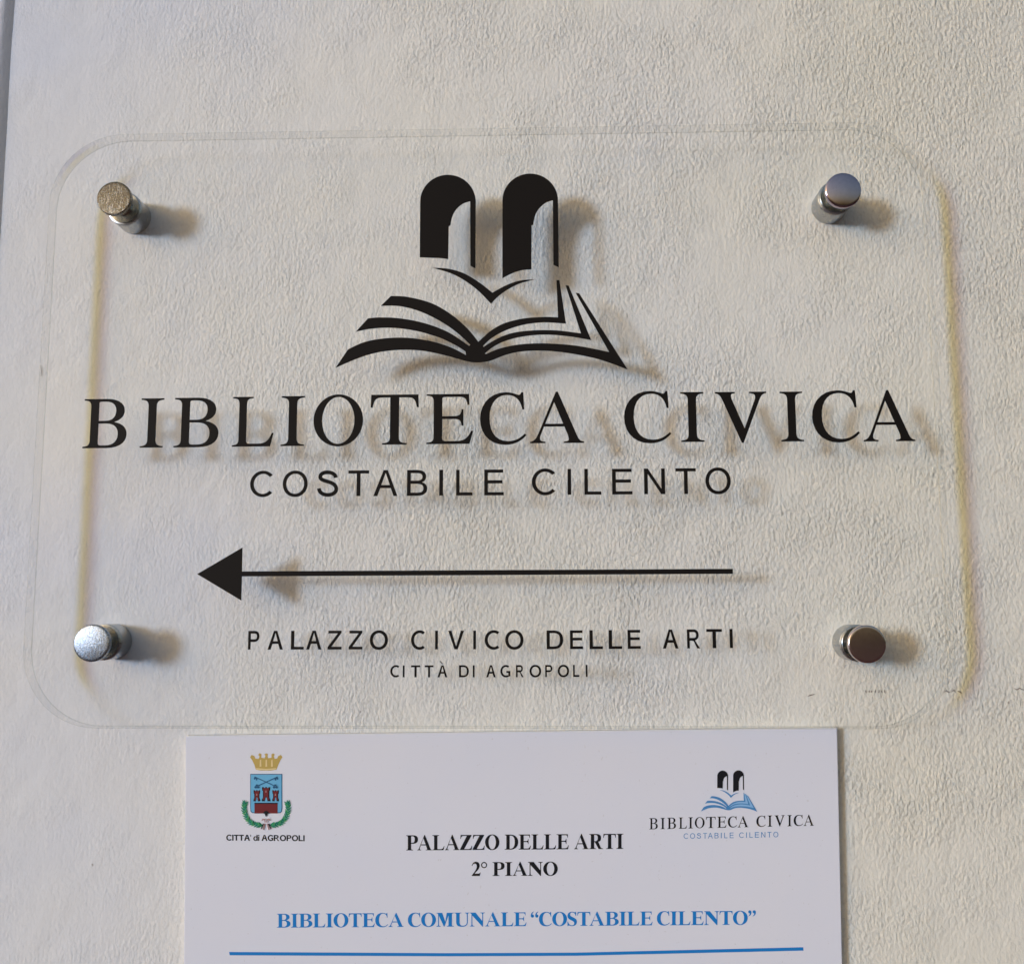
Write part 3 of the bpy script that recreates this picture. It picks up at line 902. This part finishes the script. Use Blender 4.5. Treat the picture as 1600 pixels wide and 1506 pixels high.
def text_contours(glyphs, box, ang_px):
    """glyphs: list of (contours, x offset); fitted to the picture box (x0,x1,y0,y1), tilted by ang_px (dy/dx)"""
    allc = [[(x + ox, y) for x, y in c] for cs, ox in glyphs for c in cs]
    x0, x1, y0, y1 = bbox(allc)
    bx0, bx1, by0, by1 = box
    out = []
    for c in allc:
        o = []
        for x, y in c:
            px = bx0 + (x - x0) / (x1 - x0) * (bx1 - bx0)
            py = by1 - (y - 0) / (662 - 0) * (by1 - by0) + (px - bx0) * ang_px
            o.append((px, py))
        out.append(o)
    return out

def set_line(text, gap=22, space=250, s=170):
    x = 0
    res = []
    kern = {('P', 'A'): -60, ('L', 'A'): 0, ('R', 'T'): -10, ('A', 'L'): 0, ('T', 'A'): -60, ('I', 'A'): 0}
    prev = None
    i = 0
    while i < len(text):
        ch = text[i]
        if ch == ' ':
            x += space; prev = None; i += 1
            continue
        key = {'“': '"l', '”': '"r', '°': 'o'}.get(ch, ch)
        g = serif_glyph(key, s, True)
        a, b, _, _ = bbox(g)
        x += kern.get((prev, ch), 0)
        res.append((g, x - a))
        x += (b - a) + gap
        prev = ch
        i += 1
    return res
tprint('heading', text_contours(set_line('PALAZZO DELLE ARTI'), (634.6, 974, 1304.5, 1328), -.0072), M_bblack, 0)
tprint('floor_line', text_contours(set_line('2° PIANO'), (737, 871.5, 1346.5, 1368), -.0045), M_bblack, 0)
tprint('library_line', text_contours(set_line('BIBLIOTECA COMUNALE “COSTABILE CILENTO”', gap=20, space=190), (432.5, 1181, 1427, 1448.6), -.0062), M_blue, 0)
# blue rule, very slightly bowed as photographed paper is
rule = [(358, 1486.6), (700, 1488.4), (900, 1487.6), (1255, 1479.2), (1255.5, 1484.4), (900, 1492.4), (700, 1493.2), (359, 1491.6)]
tprint('rule', [rule], M_blue, 0)

# small library mark, top right of the board
SM = lambda c: [(1000 + (525 + (x - 78) * .3322) / 5.517, 1180 + (127 + (y - 103) * .3644) / 5.517) for x, y in c]
tprint('small_arch', [SM(ARCH1)], M_bblack, 1)
tprint('small_arch', [SM(ARCH2)], M_bblack, 1)
PALE = [(140, 985)] + smooth([(140, 985), (320, 930), (500, 930), (730, 1008)])[1:] + [(825, 1000), (1130, 955), (1446, 993), (1290, 720), (1240, 700), (1200, 680), (1190, 820), (1020, 830), (860, 890), (792, 945), (660, 815), (500, 745), (355, 720), (305, 765), (240, 830), (180, 895)]
PALE_R = [(815, 985), (900, 860), (1020, 840), (1190, 830), (1190, 660), (1235, 665), (1290, 700), (1500, 1050), (1300, 1000), (1120, 975), (960, 985), (850, 1020)]
tprint('small_pages', [SM(PALE_R)], M_lblue, 0)
tprint('small_page_fold', [SM(BIRD)], M_blue2, 1)
tprint('small_book', [SM(BOOK)], M_blue2, 1)
def mini_line(src, fn, dst, tilt, x_a, x_b):
    cs = []
    X0, X1 = src[0][1], src[-1][2]
    for ch, x0, x1, *_ in src:
        u = unit(fn(ch))
        a = dst[0] + (x0 - X0) / (X1 - X0) * (dst[1] - dst[0])
        b = dst[0] + (x1 - X0) / (X1 - X0) * (dst[1] - dst[0])
        for c in u:
            cs.append([(a + (x + .5) * (b - a), dst[3] - (y + .5) * (dst[3] - dst[2]) + (a + (x + .5) * (b - a) - dst[0]) * tilt) for x, y in c])
    return cs
tprint('small_title', mini_line(TITLE, lambda c: serif_glyph(c, 120), (1014.3, 1271.6, 1277.8, 1295.2), -.0225, 0, 0), M_bblack, 0)
tprint('small_subtitle', mini_line(SUB, lambda c: sans_glyph(c, 92), (1068.2, 1216, 1301.5, 1310), -.017, 0, 0), M_blue2, 0)

# town coat of arms (drawing units: zoom of 8.856 px per picture px from (340,1160))
AR = lambda c: [(340 + x / 8.856, 1160 + y / 8.856) for x, y in c]
def crest(name, cs, mat, k): return tprint(name, [AR(c) for c in cs], mat, k)
cr = [(530, 372), (508, 300), (476, 236), (450, 200), (470, 168), (508, 182), (524, 218), (568, 222), (580, 190), (562, 165), (582, 143), (608, 158), (604, 205), (650, 214), (662, 180), (648, 160), (672, 145), (700, 160), (690, 182), (698, 214), (746, 206), (744, 160), (766, 146), (792, 160), (778, 190),
      (790, 222), (826, 216), (838, 184), (876, 168), (898, 200), (872, 236), (842, 300), (815, 372), (740, 384), (600, 384)]
crest('crown', [cr], M_gold, 0)
for i, x in enumerate((596, 676, 754)):
    crest('crown_light', [[(x - 14, 330), (x - 10, 240), (x + 8, 232), (x + 12, 330)]], M_goldl, 1)
crest('crown_band', [[(534, 350), (672, 362), (812, 350), (815, 366), (672, 378), (531, 366)]], M_goldl, 1)
crest('shield_border', [[(452, 430), (896, 430), (896, 900), (892, 950), (870, 972), (480, 972), (456, 950), (452, 900)]], M_navy, 0)
crest('shield', [[(462, 441), (886, 441), (886, 900), (882, 944), (866, 961), (484, 961), (466, 944), (462, 900)]], M_shield, 1)
def key(x0, y0, x1, y1, side):
    dx, dy = x1 - x0, y1 - y0
    l = math.hypot(dx, dy); ux, uy = dx / l, dy / l; nx, ny = -uy, ux
    pt = lambda a, b: (x0 + ux * a + nx * b, y0 + uy * a + ny * b)
    s = side
    bit = [pt(0, -7), pt(l - 14, -7), pt(l - 14, 7), pt(0, 7)] if False else None
    shaft = [pt(-18, -7), pt(l, -7), pt(l, 7), pt(24, 7 * s if s > 0 else 7), pt(24, 7)] 
    shaft = [pt(-20, -6), pt(l, -6), pt(l, 6), pt(30, 6), pt(30, 34), pt(14, 34), pt(14, 20), pt(0, 20), pt(0, 34), pt(-20, 34)] if s > 0 else \
            [pt(-20, 6), pt(l, 6), pt(l, -6), pt(30, -6), pt(30, -34), pt(14, -34), pt(14, -20), pt(0, -20), pt(0, -34), pt(-20, -34)]
    return shaft
crest('key', [key(532, 478, 780, 590, 1)], M_navy, 2)
crest('key', [key(812, 478, 568, 590, -1)], M_navy, 3)
for cx, cy in ((545, 604), (800, 604)):
    crest('key_bow', [ell(cx - 16, cy + 8, 17, 17, 14), ell(cx + 18, cy + 8, 17, 17, 14), ell(cx, cy - 20, 16, 12, 14)], M_navy, 4)
def tower(cx, top, bot, w):
    h = w / 2
    t = 14
    return [(cx - h * 1.12, top), (cx - h * .62, top), (cx - h * .62, top + t), (cx - h * .25, top + t), (cx - h * .25, top), (cx + h * .25, top), (cx + h * .25, top + t), (cx + h * .62, top + t), (cx + h * .62, top), (cx + h * 1.12, top),
            (cx + h * 1.05, top + 42), (cx + h * .86, top + 56), (cx + h * .86, bot - 50), (cx + h * 1.15, bot - 20), (cx + h * 1.15, bot), (cx + h * .36, bot), (cx + h * .28, bot - 40), (cx, bot - 58), (cx - h * .28, bot - 40), (cx - h * .36, bot), (cx - h * 1.15, bot), (cx - h * 1.15, bot - 20), (cx - h * .86, bot - 50), (cx - h * .86, top + 56), (cx - h * 1.05, top + 42)]
for cx, top, bot, w in ((545, 655, 808, 82), (673, 612, 808, 104), (804, 655, 808, 82)):
    crest('tower', [tower(cx, top, bot, w)], M_bblack, 2)
    inner = [(cx + (x - cx) * .72, (top + bot) / 2 - 6 + (y - (top + bot) / 2) * .84) for x, y in tower(cx, top, bot, w)]
    crest('tower_front', [inner], M_maroon, 3)
    crest('tower_window', [[(cx - 7, top + 74), (cx + 7, top + 74), (cx + 7, top + 52), (cx, top + 44), (cx - 7, top + 52)]], M_pink, 4)
crest('castle_base', [[(512, 832), (832, 832), (832, 976), (512, 976)]], M_maroon, 2)
crest('castle_line', [[(512, 828), (832, 828), (832, 842), (512, 842)]], M_bblack, 3)
crest('shield_tip', [[(628, 972), (650, 946), (674, 938), (698, 946), (720, 972), (692, 980), (680, 1016), (668, 1016), (656, 980)]], M_bblack, 4)
def leaf(cx, cy, ang, L, W):
    out = []
    for i in range(12):
        t = i / 12 * 2 * math.pi
        x = L / 2 * math.cos(t); y = W / 2 * math.sin(t) * (1 - .35 * math.cos(t))
        out.append((cx + x * math.cos(ang) - y * math.sin(ang), cy + x * math.sin(ang) + y * math.cos(ang)))
    return out
def branch(side):
    base = smooth([(612, 1140), (520, 1128), (440, 1085), (388, 1000), (368, 900), (380, 830)], 6)
    n = 0
    for i in range(0, len(base) - 1, 2):
        x, y = base[i]
        x2, y2 = base[min(i + 2, len(base) - 1)]
        a = math.atan2(y2 - y, x2 - x)
        for sgn in (-1, 1):
            ang = a + sgn * .72
            cx = x + math.cos(ang) * 26
            cy = y + math.sin(ang) * 26
            c = leaf(cx, cy, ang, 74, 21)
            if side > 0: c = [(1348 - px, py) for px, py in c]
            crest('wreath_leaf', [c], M_green if (i + (sgn > 0)) % 3 else M_green2, (i * 2 + (sgn > 0)) % 6)
    tip = leaf(378, 815, -1.5, 56, 22)
    if side > 0: tip = [(1348 - px, py) for px, py in tip]
    crest('wreath_leaf', [tip], M_green, 6)
branch(-1)
branch(1)
for s in (-1, 1):
    m = lambda c: [(674 + s * x, y) for x, y in c]
    crest('ribbon', [m([(4, 1090), (14, 1050), (44, 1044), (62, 1070), (50, 1078), (38, 1060), (22, 1064), (14, 1110)])], M_pink, 5 if s > 0 else 6)
    crest('ribbon', [m([(10, 1120), (26, 1116), (44, 1200), (32, 1204)])], M_pink, 3)
    crest('ribbon', [m([(30, 1120), (42, 1110), (74, 1186), (64, 1194)])], M_bblack, 4)

# "CITTA' di AGROPOLI" in a bold grotesque
def grot():
    w = 150
    items = []
    x = 0
    for ch in "CITTA' di AGROPOLI":
        if ch == ' ': x += 200; continue
        if ch == "'": g = [[(30, 480), (80, 480), (100, 716), (10, 716)]]
        elif ch == 'd': g = [path((480, 0), (480, 716), (350, 716), (350, 470), (320, 520, 270, 545, 220, 545), (90, 545, 0, 440, 0, 268), (0, 95, 90, -12, 225, -12), (280, -12, 325, 15, 355, 65), (355, 0)), ell(240, 265, 105, 165, 24)]
        elif ch == 'i': g = [[(0, 0), (130, 0), (130, 530), (0, 530)], [(0, 600), (130, 600), (130, 716), (0, 716)]]
        else: g = sans_glyph(ch, w)
        g = [[(px * 1.0, py * 662 / 716) for px, py in c] for c in g]
        a, b, _, _ = bbox(g)
        items.append((g, x - a))
        x += (b - a) + (52 if ch not in 'TA' else 26)
    return items
tprint('town_name', text_contours(grot(), (353.5, 476, 1303.4, 1312.6), .008), M_bblack, 0)

# ------------------------------------------------------------------ marks on the wall
def mark(pts, wd, name='pencil_mark'):
    L, Rr = [], []
    for i, p in enumerate(pts):
        a, b = pts[max(0, i - 1)], pts[min(len(pts) - 1, i + 1)]
        dx, dy = b[0] - a[0], b[1] - a[1]
        l = math.hypot(dx, dy) or 1
        k = wd * (0.35 if i in (0, len(pts) - 1) else 1) / 2
        L.append((p[0] - dy / l * k, p[1] + dx / l * k)); Rr.append((p[0] + dy / l * k, p[1] - dx / l * k))
    traced(name, [L + Rr[::-1]], wall, M_mark, .4, -.0004, .00004)
mark([(1262, 1087.5), (1267, 1085.6), (1273, 1084.2)], 1.8)
for x in (1353, 1358, 1362, 1368, 1373, 1377, 1382):
    h = random.uniform(3.5, 7)
    mark([(x, 1080 - h / 2), (x + random.uniform(-1, 1.5) * .5, 1080), (x + random.uniform(-1, 1.5), 1080 + h / 2)], 1.4)
mark([(1475, 1081), (1479, 1078.6), (1482, 1081.6), (1485, 1080)], 1.5)
mark([(1488, 1080), (1490.5, 1077.6), (1493, 1081.4)], 1.5)
mark([(1496, 1079), (1500, 1080.6), (1503, 1083)], 2.0)
mark([(1584, 1075), (1589, 1077.4), (1593, 1074.8), (1600, 1078)], 1.5)
mark([(64, 571), (64.5, 580), (64.2, 588)], .9)
